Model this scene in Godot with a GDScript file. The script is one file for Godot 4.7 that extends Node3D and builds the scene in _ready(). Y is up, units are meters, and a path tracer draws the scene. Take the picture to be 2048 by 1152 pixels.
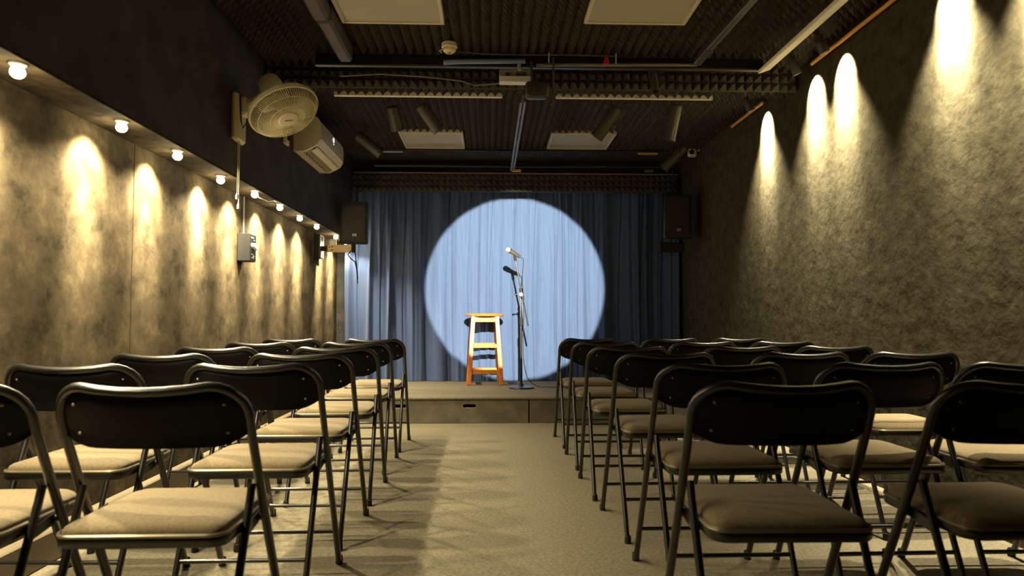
extends Node3D

# ---------------------------------------------------------------- helpers: meshes
var M := {}
var used := {}

func mb() -> SurfaceTool:
	var s := SurfaceTool.new()
	s.begin(Mesh.PRIMITIVE_TRIANGLES)
	s.set_smooth_group(-1)
	return s

func tri(s: SurfaceTool, a: Vector3, b: Vector3, c: Vector3, out: Vector3) -> void:
	if (b - a).cross(c - a).dot(out) > 0.0:
		s.add_vertex(a); s.add_vertex(c); s.add_vertex(b)
	else:
		s.add_vertex(a); s.add_vertex(b); s.add_vertex(c)

func quad(s: SurfaceTool, a: Vector3, b: Vector3, c: Vector3, d: Vector3, out: Vector3) -> void:
	tri(s, a, b, c, out); tri(s, a, c, d, out)

func box(s: SurfaceTool, c: Vector3, size: Vector3, bev := 0.003, b := Basis()) -> void:
	s.set_smooth_group(-1)
	var h := size * 0.5
	bev = minf(bev, minf(h.x, minf(h.y, h.z)) * 0.9)
	var corner := func(sx: float, sy: float, sz: float, ax: int) -> Vector3:
		var v := Vector3(sx * (h.x - bev), sy * (h.y - bev), sz * (h.z - bev))
		if ax == 0: v.x = sx * h.x
		if ax == 1: v.y = sy * h.y
		if ax == 2: v.z = sz * h.z
		return c + b * v
	for sg in [-1.0, 1.0]:
		quad(s, corner.call(sg, -1, -1, 0), corner.call(sg, 1, -1, 0), corner.call(sg, 1, 1, 0), corner.call(sg, -1, 1, 0), b * Vector3(sg, 0, 0))
		quad(s, corner.call(-1, sg, -1, 1), corner.call(1, sg, -1, 1), corner.call(1, sg, 1, 1), corner.call(-1, sg, 1, 1), b * Vector3(0, sg, 0))
		quad(s, corner.call(-1, -1, sg, 2), corner.call(1, -1, sg, 2), corner.call(1, 1, sg, 2), corner.call(-1, 1, sg, 2), b * Vector3(0, 0, sg))
		for tg in [-1.0, 1.0]:
			quad(s, corner.call(sg, tg, -1, 0), corner.call(sg, tg, 1, 0), corner.call(sg, tg, 1, 1), corner.call(sg, tg, -1, 1), b * Vector3(sg, tg, 0))
			quad(s, corner.call(sg, -1, tg, 0), corner.call(sg, 1, tg, 0), corner.call(sg, 1, tg, 2), corner.call(sg, -1, tg, 2), b * Vector3(sg, 0, tg))
			quad(s, corner.call(-1, sg, tg, 1), corner.call(1, sg, tg, 1), corner.call(1, sg, tg, 2), corner.call(-1, sg, tg, 2), b * Vector3(0, sg, tg))
			for ug in [-1.0, 1.0]:
				tri(s, corner.call(sg, tg, ug, 0), corner.call(sg, tg, ug, 1), corner.call(sg, tg, ug, 2), b * Vector3(sg, tg, ug))

# rings of equal count joined into a skin; closed rings, optional end caps
func loft(s: SurfaceTool, rings: Array, cap0 := true, cap1 := true, group := 1) -> void:
	var n: int = rings[0].size()
	var mid := Vector3.ZERO
	for r in rings:
		for p in r: mid += p
	mid /= float(n * rings.size())
	s.set_smooth_group(group)
	for k in rings.size() - 1:
		var a: PackedVector3Array = rings[k]
		var b: PackedVector3Array = rings[k + 1]
		var ca := Vector3.ZERO
		for i in n: ca += a[i] + b[i]
		ca /= 2.0 * n
		# one orientation per band keeps the winding consistent
		var vote := 0.0
		for i in n:
			var j := (i + 1) % n
			vote += (b[i] - a[i]).cross(a[j] - a[i]).dot((a[i] + b[i] + a[j] + b[j]) * 0.25 - ca)
		if absf(vote) < 1e-12: vote = 1.0
		for i in n:
			var j := (i + 1) % n
			if vote < 0.0:
				s.add_vertex(a[i]); s.add_vertex(b[i]); s.add_vertex(b[j])
				s.add_vertex(a[i]); s.add_vertex(b[j]); s.add_vertex(a[j])
			else:
				s.add_vertex(a[i]); s.add_vertex(b[j]); s.add_vertex(b[i])
				s.add_vertex(a[i]); s.add_vertex(a[j]); s.add_vertex(b[j])
	s.set_smooth_group(-1)
	for e in 2:
		if (e == 0 and cap0) or (e == 1 and cap1):
			var r: PackedVector3Array = rings[0] if e == 0 else rings[-1]
			var other: PackedVector3Array = rings[1] if e == 0 else rings[-2]
			var c := Vector3.ZERO
			var co := Vector3.ZERO
			for i in n: c += r[i]; co += other[i]
			c /= n; co /= n
			for i in n: tri(s, c, r[i], r[(i + 1) % n], c - co)

func tube(s: SurfaceTool, pts: Array, r: float, sides := 8, caps := true, r_end := -1.0) -> void:
	var rings := []
	var nrm := Vector3.ZERO
	for i in pts.size():
		var t: Vector3 = (pts[mini(i + 1, pts.size() - 1)] - pts[maxi(i - 1, 0)]).normalized()
		if i == 0:
			nrm = t.cross(Vector3.UP if absf(t.y) < 0.9 else Vector3.RIGHT).normalized()
		else:
			nrm = (nrm - t * nrm.dot(t)).normalized()
		var bi := t.cross(nrm)
		var rr := r if r_end < 0.0 else lerpf(r, r_end, float(i) / (pts.size() - 1))
		var ring := PackedVector3Array()
		for k in sides:
			var a := TAU * k / sides
			ring.append(pts[i] + (nrm * cos(a) + bi * sin(a)) * rr)
		rings.append(ring)
	loft(s, rings, caps, caps)

# profile of (radius, height) about the y axis of xf; each sharp corner is split by a smooth group of its own
func lathe(s: SurfaceTool, prof: Array, seg := 24, xf := Transform3D(), sharp := 35.0) -> void:
	var g := 1
	for k in prof.size() - 1:
		if k > 0:
			var d0: Vector2 = (prof[k] - prof[k - 1]).normalized()
			var d1: Vector2 = (prof[k + 1] - prof[k]).normalized()
			if rad_to_deg(absf(d0.angle_to(d1))) > sharp: g = g % 30 + 1
		s.set_smooth_group(g)
		var dir: Vector2 = prof[k + 1] - prof[k]
		var nn := Vector2(dir.y, -dir.x)
		for i in seg:
			var a0 := TAU * i / seg
			var a1 := TAU * (i + 1) / seg
			var am := (a0 + a1) * 0.5
			var out := xf.basis * Vector3(nn.x * cos(am), nn.y, nn.x * sin(am))
			var p := xf * Vector3(prof[k].x * cos(a0), prof[k].y, prof[k].x * sin(a0))
			var q := xf * Vector3(prof[k].x * cos(a1), prof[k].y, prof[k].x * sin(a1))
			var u := xf * Vector3(prof[k + 1].x * cos(a0), prof[k + 1].y, prof[k + 1].x * sin(a0))
			var v := xf * Vector3(prof[k + 1].x * cos(a1), prof[k + 1].y, prof[k + 1].x * sin(a1))
			if prof[k].x > 1e-6: tri(s, p, q, v, out)
			if prof[k + 1].x > 1e-6: tri(s, p, v, u, out)
	s.set_smooth_group(-1)

func ball(s: SurfaceTool, c: Vector3, r: float, seg := 14) -> void:
	var prof := []
	for i in 9:
		var a := PI * i / 8.0
		prof.append(Vector2(r * sin(a), -r * cos(a)))
	lathe(s, prof, seg, Transform3D(Basis(), c), 60.0)

func extrude(s: SurfaceTool, poly: PackedVector2Array, xf: Transform3D, depth: float) -> void:
	s.set_smooth_group(-1)
	var idx := Geometry2D.triangulate_polygon(poly)
	for i in range(0, idx.size(), 3):
		for z in [0.0, depth]:
			var v := []
			for k in 3: v.append(xf * Vector3(poly[idx[i + k]].x, poly[idx[i + k]].y, z))
			tri(s, v[0], v[1], v[2], xf.basis * Vector3(0, 0, -1.0 if z == 0.0 else 1.0))
	var cw := Geometry2D.is_polygon_clockwise(poly)
	for i in poly.size():
		var a := poly[i]
		var b := poly[(i + 1) % poly.size()]
		var n2 := Vector2((b - a).y, -(b - a).x) * (-1.0 if cw else 1.0)
		quad(s, xf * Vector3(a.x, a.y, 0), xf * Vector3(b.x, b.y, 0), xf * Vector3(b.x, b.y, depth), xf * Vector3(a.x, a.y, depth), xf.basis * Vector3(n2.x, n2.y, 0))

# basis whose y axis points along d
func along(d: Vector3) -> Basis:
	var y := d.normalized()
	var x := y.cross(Vector3.UP if absf(y.y) < 0.95 else Vector3.RIGHT).normalized()
	return Basis(x, y, x.cross(y))

func arc(c: Vector3, u: Vector3, v: Vector3, a0: float, a1: float, n: int) -> Array:
	var p := []
	for i in n + 1:
		var a := lerpf(a0, a1, float(i) / n)
		p.append(c + u * cos(a) + v * sin(a))
	return p

# ---------------------------------------------------------------- helpers: nodes
func numbered(called: String) -> String:
	if not used.has(called):
		used[called] = 0
		return called
	used[called] += 1
	return "%s_%03d" % [called, used[called]]

func obj(called: String, s: SurfaceTool, m: Material, parent: Node = null) -> MeshInstance3D:
	s.generate_normals()
	s.index()
	return put(called, s.commit(), m, parent)

func put(called: String, mesh: Mesh, m: Material, parent: Node = null) -> MeshInstance3D:
	var o := MeshInstance3D.new()
	o.mesh = mesh
	o.material_override = m
	if parent == null:
		o.name = numbered(called)
		add_child(o, true)
	else:
		var n := 0
		var nm := called
		while parent.has_node(nm):
			n += 1
			nm = "%s_%03d" % [called, n]
		o.name = nm
		parent.add_child(o, true)
	return o

func tag(o: Node, label: String, category: String, group := "") -> Node:
	o.set_meta("label", label)
	o.set_meta("category", category)
	if group: o.set_meta("group", group)
	return o

func thing(called: String, label: String, category: String, at := Vector3.ZERO, group := "") -> Node3D:
	var o := Node3D.new()
	o.name = numbered(called)
	add_child(o)
	o.position = at
	tag(o, label, category, group)
	return o

func struct(called: String, label := "") -> Node3D:
	var o := Node3D.new()
	o.name = numbered(called)
	add_child(o)
	o.set_meta("kind", "structure")
	if label: o.set_meta("label", label)
	return o

# ---------------------------------------------------------------- materials
func c8(r: int, g: int, b: int) -> Color:
	return Color(r / 255.0, g / 255.0, b / 255.0)

func mat(called: String, color: Color, rough := 0.8, metal := 0.0) -> StandardMaterial3D:
	var m := StandardMaterial3D.new()
	m.resource_name = called
	m.albedo_color = color
	m.roughness = rough
	m.metallic = metal
	M[called] = m
	return m

func noise(seed_: int, freq: float, octaves: int, stops: Array, size := 512, gain := 0.55) -> NoiseTexture2D:
	var f := FastNoiseLite.new()
	f.seed = seed_
	f.noise_type = FastNoiseLite.TYPE_SIMPLEX_SMOOTH
	f.frequency = freq
	f.fractal_octaves = octaves
	f.fractal_gain = gain
	var t := NoiseTexture2D.new()
	t.width = size; t.height = size
	t.seamless = true
	t.noise = f
	var g := Gradient.new()
	g.offsets = PackedFloat32Array([stops[0][0], stops[-1][0]])
	g.colors = PackedColorArray([stops[0][1], stops[-1][1]])
	for i in range(1, stops.size() - 1): g.add_point(stops[i][0], stops[i][1])
	t.color_ramp = g
	return t

func textured(called: String, tex: Texture2D, scale: Vector3, rough := 0.9, bump: Texture2D = null, bump_cm := 0.3, world := true) -> StandardMaterial3D:
	var m := mat(called, Color.WHITE, rough)
	m.albedo_texture = tex
	m.uv1_triplanar = true
	m.uv1_world_triplanar = world
	m.uv1_scale = scale
	m.uv1_triplanar_sharpness = 4.0
	if bump:
		m.heightmap_enabled = true
		m.heightmap_texture = bump
		m.heightmap_scale = bump_cm
	return m

func materials() -> void:
	var grey_bump := noise(77, 0.02, 5, [[0.0, Color.BLACK], [1.0, Color.WHITE]], 512, 0.6)
	var left_tex := noise(3, 0.008, 7, [[0.15, c8(42, 37, 27)], [0.42, c8(62, 54, 40)], [0.6, c8(69, 60, 45)], [0.85, c8(84, 74, 55)]], 1024, 0.74)
	textured("left_wall_paint", left_tex, Vector3.ONE * 0.45, 0.95, grey_bump, 0.16).metallic_specular = 0.15
	var right_tex := noise(9, 0.009, 7, [[0.1, c8(58, 53, 42)], [0.4, c8(75, 70, 55)], [0.6, c8(80, 75, 59)], [0.9, c8(93, 87, 70)]], 1024, 0.76)
	textured("right_wall_felt", right_tex, Vector3.ONE * 0.7, 1.0, grey_bump, 0.22).metallic_specular = 0.1
	var black_tex := noise(12, 0.01, 5, [[0.2, c8(48, 47, 45)], [0.8, c8(68, 66, 63)]], 512)
	textured("black_wall_paint", black_tex, Vector3.ONE * 0.6, 0.9, grey_bump, 0.25)
	var floor_tex := noise(21, 0.09, 6, [[0.15, c8(98, 91, 73)], [0.5, c8(122, 113, 92)], [0.85, c8(144, 134, 110)]], 1024, 0.75)
	textured("floor_carpet", floor_tex, Vector3.ONE * 0.5, 0.95, grey_bump, 0.2)
	var stage_tex := noise(25, 0.05, 6, [[0.15, c8(100, 93, 77)], [0.5, c8(118, 110, 91)], [0.85, c8(134, 125, 105)]], 1024, 0.7)
	textured("stage_carpet", stage_tex, Vector3.ONE * 0.6, 0.95, grey_bump, 0.2)
	var board_tex := noise(31, 0.01, 6, [[0.2, c8(84, 77, 62)], [0.8, c8(106, 98, 80)]], 512, 0.6)
	textured("stage_board", board_tex, Vector3.ONE * 0.8, 0.7)
	var foam_tex := noise(41, 0.03, 4, [[0.2, c8(52, 47, 40)], [0.8, c8(70, 64, 54)]], 256)
	textured("foam", foam_tex, Vector3.ONE * 1.5, 0.95)
	var vel_tex := noise(51, 0.06, 6, [[0.1, c8(106, 92, 65)], [0.5, c8(124, 108, 78)], [0.9, c8(141, 123, 91)]], 512, 0.75)
	var vel := textured("seat_velvet", vel_tex, Vector3.ONE * 2.2, 0.95, grey_bump, 0.12, false)
	vel.rim_enabled = true
	vel.rim = 0.3
	vel.rim_tint = 0.7
	var cur_tex := noise(61, 0.03, 5, [[0.2, c8(68, 87, 130)], [0.8, c8(76, 96, 142)]], 512, 0.6)
	var cur := textured("curtain_cloth", cur_tex, Vector3(3.0, 0.12, 3.0), 0.85)
	cur.rim_enabled = true
	cur.rim = 0.25
	var wood_tex := noise(71, 0.012, 5, [[0.2, c8(176, 92, 34)], [0.5, c8(206, 120, 52)], [0.8, c8(226, 148, 76)]], 512, 0.6)
	var wd := textured("stool_wood", wood_tex, Vector3(9.0, 0.7, 9.0), 0.35, null, 0.0, false)
	wd.clearcoat_enabled = true
	wd.clearcoat = 0.4
	wd.clearcoat_roughness = 0.15
	textured("raw_wood", noise(72, 0.012, 5, [[0.2, c8(210, 178, 124)], [0.8, c8(232, 204, 152)]], 256), Vector3(1.0, 9.0, 9.0), 0.6)
	var paint := mat("black_steel", c8(16, 15, 14), 0.33)
	paint.clearcoat_enabled = true
	paint.metallic_specular = 0.6
	paint.clearcoat = 0.35
	paint.clearcoat_roughness = 0.3
	mat("black_plastic", c8(13, 13, 12), 0.4)
	mat("back_panel", c8(11, 11, 10), 0.5).metallic_specular = 0.3
	mat("pan_rim", c8(134, 124, 104), 0.38, 0.6)
	mat("badge", c8(214, 206, 184), 0.4)
	mat("box_grey", c8(21, 19, 16), 0.6)
	mat("rubber", c8(22, 21, 20), 0.8)
	mat("matt_black", c8(26, 24, 22), 0.85)
	mat("screw_steel", c8(150, 147, 138), 0.45, 0.8)
	mat("chrome", c8(200, 198, 190), 0.18, 1.0)
	mat("grille_cloth", c8(44, 42, 37), 0.75)
	mat("panel_white", c8(184, 176, 154), 0.6)
	mat("panel_frame", c8(214, 204, 176), 0.5)
	mat("cream_plastic", c8(232, 221, 180), 0.5)
	mat("cream_dark", c8(150, 136, 98), 0.5)
	mat("ac_plastic", c8(228, 214, 178), 0.45)
	mat("white_plastic", c8(228, 224, 214), 0.5)
	mat("grey_pipe", c8(120, 118, 110), 0.5)
	mat("blue_pipe", c8(128, 146, 170), 0.45)
	mat("duct_wrap", c8(88, 80, 80), 0.7)
	mat("aluminium", c8(160, 160, 165), 0.35, 0.9)
	mat("batten_white", c8(242, 236, 218), 0.55)
	mat("orange_wood", c8(236, 172, 88), 0.5)
	mat("red_plastic", c8(200, 20, 24), 0.45)
	mat("dark_slot", c8(10, 9, 8), 0.9)
	mat("ledge_paint", c8(104, 92, 70), 0.7)
	mat("can_black", c8(66, 60, 53), 0.45)
	mat("mic_grille", c8(214, 214, 212), 0.4, 0.6)
	var bulb := mat("bulb_glow", c8(255, 240, 214), 0.4)
	bulb.emission_enabled = true
	bulb.emission = c8(255, 236, 200)
	bulb.emission_energy_multiplier = 14.0
	var led := mat("display_glow", c8(220, 226, 255), 0.4)
	led.emission_enabled = true
	led.emission = c8(214, 222, 255)
	led.emission_energy_multiplier = 2.0

# ---------------------------------------------------------------- lights
var LAMP_COLOR := Color(1.0, 0.935, 0.765)

func spot(called: String, at: Vector3, aim: Vector3, energy: float, angle: float, blend: float, size: float, color: Color, parent: Node = null) -> SpotLight3D:
	var l := SpotLight3D.new()
	l.name = called
	(parent if parent else self).add_child(l, true)
	l.basis = Basis.looking_at(aim, Vector3.UP if absf(aim.normalized().y) < 0.98 else Vector3.RIGHT)
	l.position = at
	l.light_energy = energy
	l.spot_angle = angle
	l.spot_angle_attenuation = blend
	l.light_size = size
	l.light_color = color
	l.shadow_enabled = true
	l.spot_range = 14.0
	l.spot_attenuation = 2.0
	return l

# ---------------------------------------------------------------- the folding chair
var W := 0.222
func frame_z(y: float) -> float:
	if y < 0.51: return lerpf(-0.25, 0.005, y / 0.51)
	if y < 0.67: return lerpf(0.005, 0.082, (y - 0.51) / 0.16)
	return lerpf(0.082, 0.132, (y - 0.67) / 0.12)

func bow(x: float) -> float:
	return 0.048 * (1.0 - pow(clampf(absf(x) / 0.215, 0.0, 1.0), 2.0))

func hoop_top(x: float) -> float:   # height of the hoop's centre line
	var ax := absf(x)
	var flat := 0.146
	if ax <= flat: return 0.79 - 0.011 * (1.0 - pow(ax / flat, 2.0))
	return 0.714 + 0.076 * sqrt(maxf(0.0, 1.0 - pow((ax - flat) / 0.076, 2.0)))

func rounded(cx: float, hz0: float, hz1: float, r0: float, r1: float, y: float, inset: float) -> PackedVector3Array:
	var p := PackedVector3Array()
	var hx := cx - inset
	var z0 := hz0 + inset
	var z1 := hz1 - inset
	r0 = maxf(r0 - inset, 0.01); r1 = maxf(r1 - inset, 0.01)
	for k in 4:
		var r := r1 if k < 2 else r0
		var cc := Vector2((hx - r) * (1 if k == 0 or k == 3 else -1), (z1 - r) if k < 2 else (z0 + r))
		for i in 7:
			var a := PI * 0.5 * (k + i / 6.0)
			p.append(Vector3(cc.x + r * cos(a), y, cc.y + r * sin(a)))
	return p

func make_chair() -> Node3D:
	var t := thing("folding_chair", "black folding chair", "chair", Vector3.ZERO, "folding chairs set out in rows facing the stage")
	var s := mb()
	var pts := []
	for y in [0.012, 0.2, 0.4, 0.5, 0.56, 0.62, 0.67]: pts.append(Vector3(W, y, frame_z(y)))
	var hoop := []
	for i in 7:
		var a := PI * 0.5 * i / 6.0
		var x := 0.146 + 0.076 * cos(a)
		var y := 0.714 + 0.076 * sin(a)
		hoop.append(Vector3(x, y, frame_z(y) + bow(x)))
	for x in [0.1, 0.05]: hoop.append(Vector3(x, hoop_top(x), frame_z(0.79) + bow(x)))
	pts.append_array(hoop)
	var other := []
	for p in pts: other.push_front(Vector3(-p.x, p.y, p.z))
	pts.append(Vector3(0, hoop_top(0), frame_z(0.79) + bow(0)))
	pts.append_array(other)
	tube(s, pts, 0.0115, 10)
	obj("frame", s, M.black_steel, t)
	# curved back panel between the tubes
	s = mb()
	var rings := []
	var nx := 22
	var prof := [0.0, 0.04, 0.3, 0.7, 1.0]
	var face := func(u: float, v: float, off: float) -> Vector3:
		var x := lerpf(-0.216, 0.216, u)
		var bot := 0.640 + 0.03 * pow(clampf((absf(x) - 0.14) / 0.076, 0.0, 1.0), 2.0)
		var y := lerpf(bot, hoop_top(x) - 0.002, v)
		var lip := 0.004 * (1.0 - clampf(v / 0.04, 0.0, 1.0))
		return Vector3(x, y, frame_z(y) + bow(x) + off + signf(off) * lip)
	for i in nx + 1:
		var u := float(i) / nx
		var ring := PackedVector3Array()
		for v in prof: ring.append(face.call(u, v, 0.0045))
		prof.reverse()
		for v in prof: ring.append(face.call(u, v, -0.0045))
		prof.reverse()
		rings.append(ring)
	loft(s, rings, true, true)
	var back := obj("backrest", s, M.back_panel, t)
	for sx in [-1.0, 1.0]:
		for y in [0.676, 0.747]:
			s = mb()
			var x: float = sx * 0.174
			lathe(s, [Vector2(0.0048, 0), Vector2(0.0042, 0.0016), Vector2(0.002, 0.0028), Vector2(0, 0.003)], 10, Transform3D(along(Vector3(0, 0.25, 1)), Vector3(x, y, frame_z(y) + bow(x) + 0.004)), 60.0)
			obj("screw", s, M.screw_steel, back)
	# seat pan, cushion
	s = mb()
	loft(s, [rounded(0.197, -0.212, 0.178, 0.075, 0.045, 0.425, 0.004), rounded(0.197, -0.212, 0.178, 0.075, 0.045, 0.429, 0.0), rounded(0.197, -0.212, 0.178, 0.075, 0.045, 0.450, 0.0), rounded(0.197, -0.212, 0.178, 0.075, 0.045, 0.4545, 0.004), rounded(0.197, -0.212, 0.178, 0.075, 0.045, 0.4545, 0.012)], true, true)
	obj("seat_pan", s, M.black_steel, t)
	s = mb()
	loft(s, [rounded(0.197, -0.212, 0.178, 0.075, 0.045, 0.4485, -0.0005), rounded(0.197, -0.212, 0.178, 0.075, 0.045, 0.4505, -0.0025), rounded(0.197, -0.212, 0.178, 0.075, 0.045, 0.4535, -0.002), rounded(0.197, -0.212, 0.178, 0.075, 0.045, 0.4565, 0.001), rounded(0.197, -0.212, 0.178, 0.075, 0.045, 0.4575, 0.005), rounded(0.197, -0.212, 0.178, 0.075, 0.045, 0.4545, 0.010)], false, false)
	obj("rim", s, M.pan_rim, t)
	s = mb()
	var cr := []
	for e in [[0.452, 0.011], [0.459, 0.0095], [0.467, 0.014], [0.474, 0.026], [0.479, 0.045], [0.482, 0.075], [0.4835, 0.12], [0.484, 0.17]]:
		cr.append(rounded(0.197, -0.212, 0.178, 0.075, 0.045, e[0], e[1]))
	loft(s, cr, false, true)
	obj("cushion", s, M.seat_velvet, t)
	# rear legs, stretchers, hinges, feet
	for sx in [-1.0, 1.0]:
		s = mb()
		tube(s, [Vector3(sx * 0.207, 0.535, 0.03), Vector3(sx * 0.207, 0.50, 0.042), Vector3(sx * 0.207, 0.25, 0.146), Vector3(sx * 0.207, 0.012, 0.245)], 0.0105, 8)
		obj("leg", s, M.black_steel, t)
		s = mb()
		box(s, Vector3(sx * 0.206, 0.437, -0.01), Vector3(0.004, 0.03, 0.15), 0.002, Basis(Vector3.RIGHT, 0.16))
		lathe(s, [Vector2(0, -0.007), Vector2(0.011, -0.007), Vector2(0.011, 0.007), Vector2(0, 0.007)], 10, Transform3D(along(Vector3(1, 0, 0)), Vector3(sx * 0.213, 0.44, -0.028)))
		lathe(s, [Vector2(0, -0.006), Vector2(0.009, -0.006), Vector2(0.009, 0.006), Vector2(0, 0.006)], 10, Transform3D(along(Vector3(1, 0, 0)), Vector3(sx * 0.210, 0.435, 0.062)))
		obj("hinge", s, M.black_steel, t)
		for e in [[W, -0.25], [0.207, 0.248]]:
			s = mb()
			lathe(s, [Vector2(0, 0), Vector2(0.0135, 0), Vector2(0.0145, 0.006), Vector2(0.0135, 0.03), Vector2(0.0115, 0.032)], 10, Transform3D(Basis(), Vector3(sx * e[0], 0, e[1])))
			obj("foot_cap", s, M.rubber, t)
	s = mb()
	tube(s, [Vector3(-W, 0.145, frame_z(0.145)), Vector3(W, 0.145, frame_z(0.145))], 0.0075, 8)
	obj("stretcher", s, M.black_steel, t)
	s = mb()
	tube(s, [Vector3(-0.207, 0.165, 0.181), Vector3(0.207, 0.165, 0.181)], 0.0075, 8)
	obj("stretcher", s, M.black_steel, t)
	return t

func chairs() -> void:
	var rows_l := [2.03, 2.705, 3.356, 4.013, 4.705, 5.39]
	var rows_r := [2.02, 2.703, 3.408, 4.074, 4.786, 5.498]
	var cols := [
		["left", "aisle", rows_l, [-0.80, -0.797, -0.815, -0.816, -0.844, -0.842]],
		["left", "wall", rows_l, [-1.315, -1.385, -1.40, -1.425, -1.435, -1.43]],
		["right", "aisle", rows_r, [0.72, 0.80, 0.789, 0.762, 0.762, 0.754]],
		["right", "middle", rows_r, [1.32, 1.36, 1.405, 1.385, 1.395, 1.374]],
		["right", "wall", rows_r, [0.0, 1.86, 1.91, 1.90, 1.915, 1.894]],
	]
	var nth := ["last row", "fifth row from the stage", "fourth row from the stage", "third row from the stage", "second row from the stage", "front row by the stage"]
	var rng := RandomNumberGenerator.new()
	rng.seed = 5
	var proto: Node3D = null
	for c in cols:
		for k in 6:
			if c[0] == "right" and c[1] == "wall" and k == 0: continue
			var o: Node3D
			if proto == null:
				proto = make_chair()
				o = proto
			else:
				o = proto.duplicate()
				o.name = numbered("folding_chair")
				add_child(o)
			o.position = Vector3(c[3][k], 0, -(c[2][k] - 0.25))
			o.rotation.y = rng.randf_range(-0.02, 0.02)
			var seat := "tan" if c[0] == "left" else "brown"
			o.set_meta("label", "black folding chair, %s cushion, %s-side column of the %s block, %s" % [seat, c[1], c[0], nth[k]])

# ---------------------------------------------------------------- room shell
var XL := -1.75      # lower left wall
var XU := -1.555     # upper left wall, flush with the soffit's edge
var XR := 2.2
var SOF := 1.81
var CEIL := 2.76
var BACK := -7.9
var FRONT := 2.6
var PITCH := 0.0625

func shell() -> void:
	var len := FRONT - BACK
	var zc := (FRONT + BACK) * 0.5
	var f := struct("floor", "grey-beige carpet floor of the aisle and seating")
	var s := mb()
	box(s, Vector3(0.2, -0.06, zc), Vector3(4.6, 0.12, len + 0.4), 0.0)
	obj("carpet", s, M.floor_carpet, f)
	# left wall: three boards with fine joints, an overhanging black upper wall, a soffit board under it
	var wl := struct("wall_left", "stained brown left wall lit by lamps under a ledge")
	var cuts := [FRONT, -3.398, -5.85, BACK]
	for i in 3:
		s = mb()
		var z0: float = cuts[i]
		var z1: float = cuts[i + 1]
		box(s, Vector3(XL - 0.06, SOF * 0.5, (z0 + z1) * 0.5), Vector3(0.12, SOF, absf(z1 - z0) - 0.003), 0.002)
		obj("wall_board", s, M.left_wall_paint, wl)
	s = mb()
	box(s, Vector3(XU - 0.15, (SOF + 0.012 + CEIL) * 0.5, zc), Vector3(0.3, CEIL - SOF - 0.012, len), 0.0)
	obj("upper_wall", s, M.black_wall_paint, wl)
	s = mb()
	box(s, Vector3((XU + XL) * 0.5 - 0.03, SOF + 0.006, zc), Vector3(XU - XL + 0.064, 0.012, len), 0.002)
	obj("soffit_board", s, M.left_wall_paint, wl)
	var bl := struct("baseboard_left", "pale ledge along the foot of the left wall")
	s = mb()
	box(s, Vector3(XL + 0.028, 0.0625, zc - 0.85), Vector3(0.056, 0.125, len - 1.75), 0.006)
	obj("ledge", s, M.ledge_paint, bl)
	var wr := struct("wall_right", "dark felt-covered right wall with pools of light")
	s = mb()
	box(s, Vector3(XR + 0.06, CEIL * 0.5, zc), Vector3(0.12, CEIL, len), 0.0)
	obj("felt", s, M.right_wall_felt, wr)
	var wb := struct("wall_back", "dark wall behind the stage curtain")
	s = mb()
	box(s, Vector3(0.2, CEIL * 0.5, BACK - 0.06), Vector3(4.4, CEIL, 0.12), 0.0)
	obj("wall_panel", s, M.black_wall_paint, wb)
	for y in [1.02, 0.83, 0.74]:
		s = mb()
		lathe(s, [Vector2(0.011, 0), Vector2(0.009, 0.004), Vector2(0, 0.007)], 8, Transform3D(along(Vector3(0, 0, 1)), Vector3(-1.715, y, BACK)), 60.0)
		obj("stud", s, M.chrome, wb)
	var wf := struct("wall_front", "dark wall behind the seating")
	s = mb()
	box(s, Vector3(0.2, CEIL * 0.5, FRONT + 0.06), Vector3(4.4, CEIL, 0.12), 0.0)
	obj("wall_panel", s, M.black_wall_paint, wf)
	var ce := struct("ceiling", "black ceiling clad in pyramid foam tiles")
	s = mb()
	box(s, Vector3(0.2, CEIL + 0.06, zc), Vector3(4.6, 0.12, len + 0.4), 0.0)
	obj("slab", s, M.black_wall_paint, ce)
	foam_ceiling(ce)
	# beam across the room, clad in foam
	var be := struct("trim_1", "foam-clad beam across the ceiling")
	s = mb()
	box(s, Vector3((XU + XR) * 0.5, 2.69, -4.85), Vector3(XR - XU, 0.14, 0.20), 0.0)
	obj("beam_core", s, M.matt_black, be)
	var mesh := foam_mesh(8, 3, 0.05, [])
	var n := 0
	for i in 7:
		var x := 1.72 - i * 0.5
		var o := put("foam_tile", mesh, M.foam, be)
		o.transform = Transform3D(Basis(Vector3(1, 0, 0), Vector3(0, 0, -1), Vector3(0, 1, 0)), Vector3(x - 0.03, 2.655, -4.7505))
		o = put("foam_tile", mesh, M.foam, be)
		o.transform = Transform3D(Basis(), Vector3(x - 0.03 + 0.01, 2.6195, -4.825))
		n += 1
	var ends := put("foam_tile", foam_mesh(4, 3, 0.05, []), M.foam, be)
	ends.transform = Transform3D(Basis(Vector3(1, 0, 0), Vector3(0, 0, -1), Vector3(0, 1, 0)), Vector3(2.066, 2.655, -4.7505))
	ends = put("foam_tile", foam_mesh(4, 3, 0.05, []), M.foam, be)
	ends.transform = Transform3D(Basis(), Vector3(2.076, 2.6195, -4.825))
	# header over the curtain
	var he := struct("trim_2", "foam-clad header board over the stage curtain")
	s = mb()
	box(s, Vector3(0.30, 2.405, -7.33), Vector3(3.56, 0.19, 0.04), 0.004)
	obj("header_board", s, M.matt_black, he)
	mesh = foam_mesh(8, 3, 0.03, [])
	for i in 7:
		var o := put("foam_tile", mesh, M.foam, he)
		o.transform = Transform3D(Basis(Vector3(1, 0, 0), Vector3(0, 0, -1), Vector3(0, 1, 0)), Vector3(-1.22 + i * 0.503, 2.404, -7.3105))
	s = mb()
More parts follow.
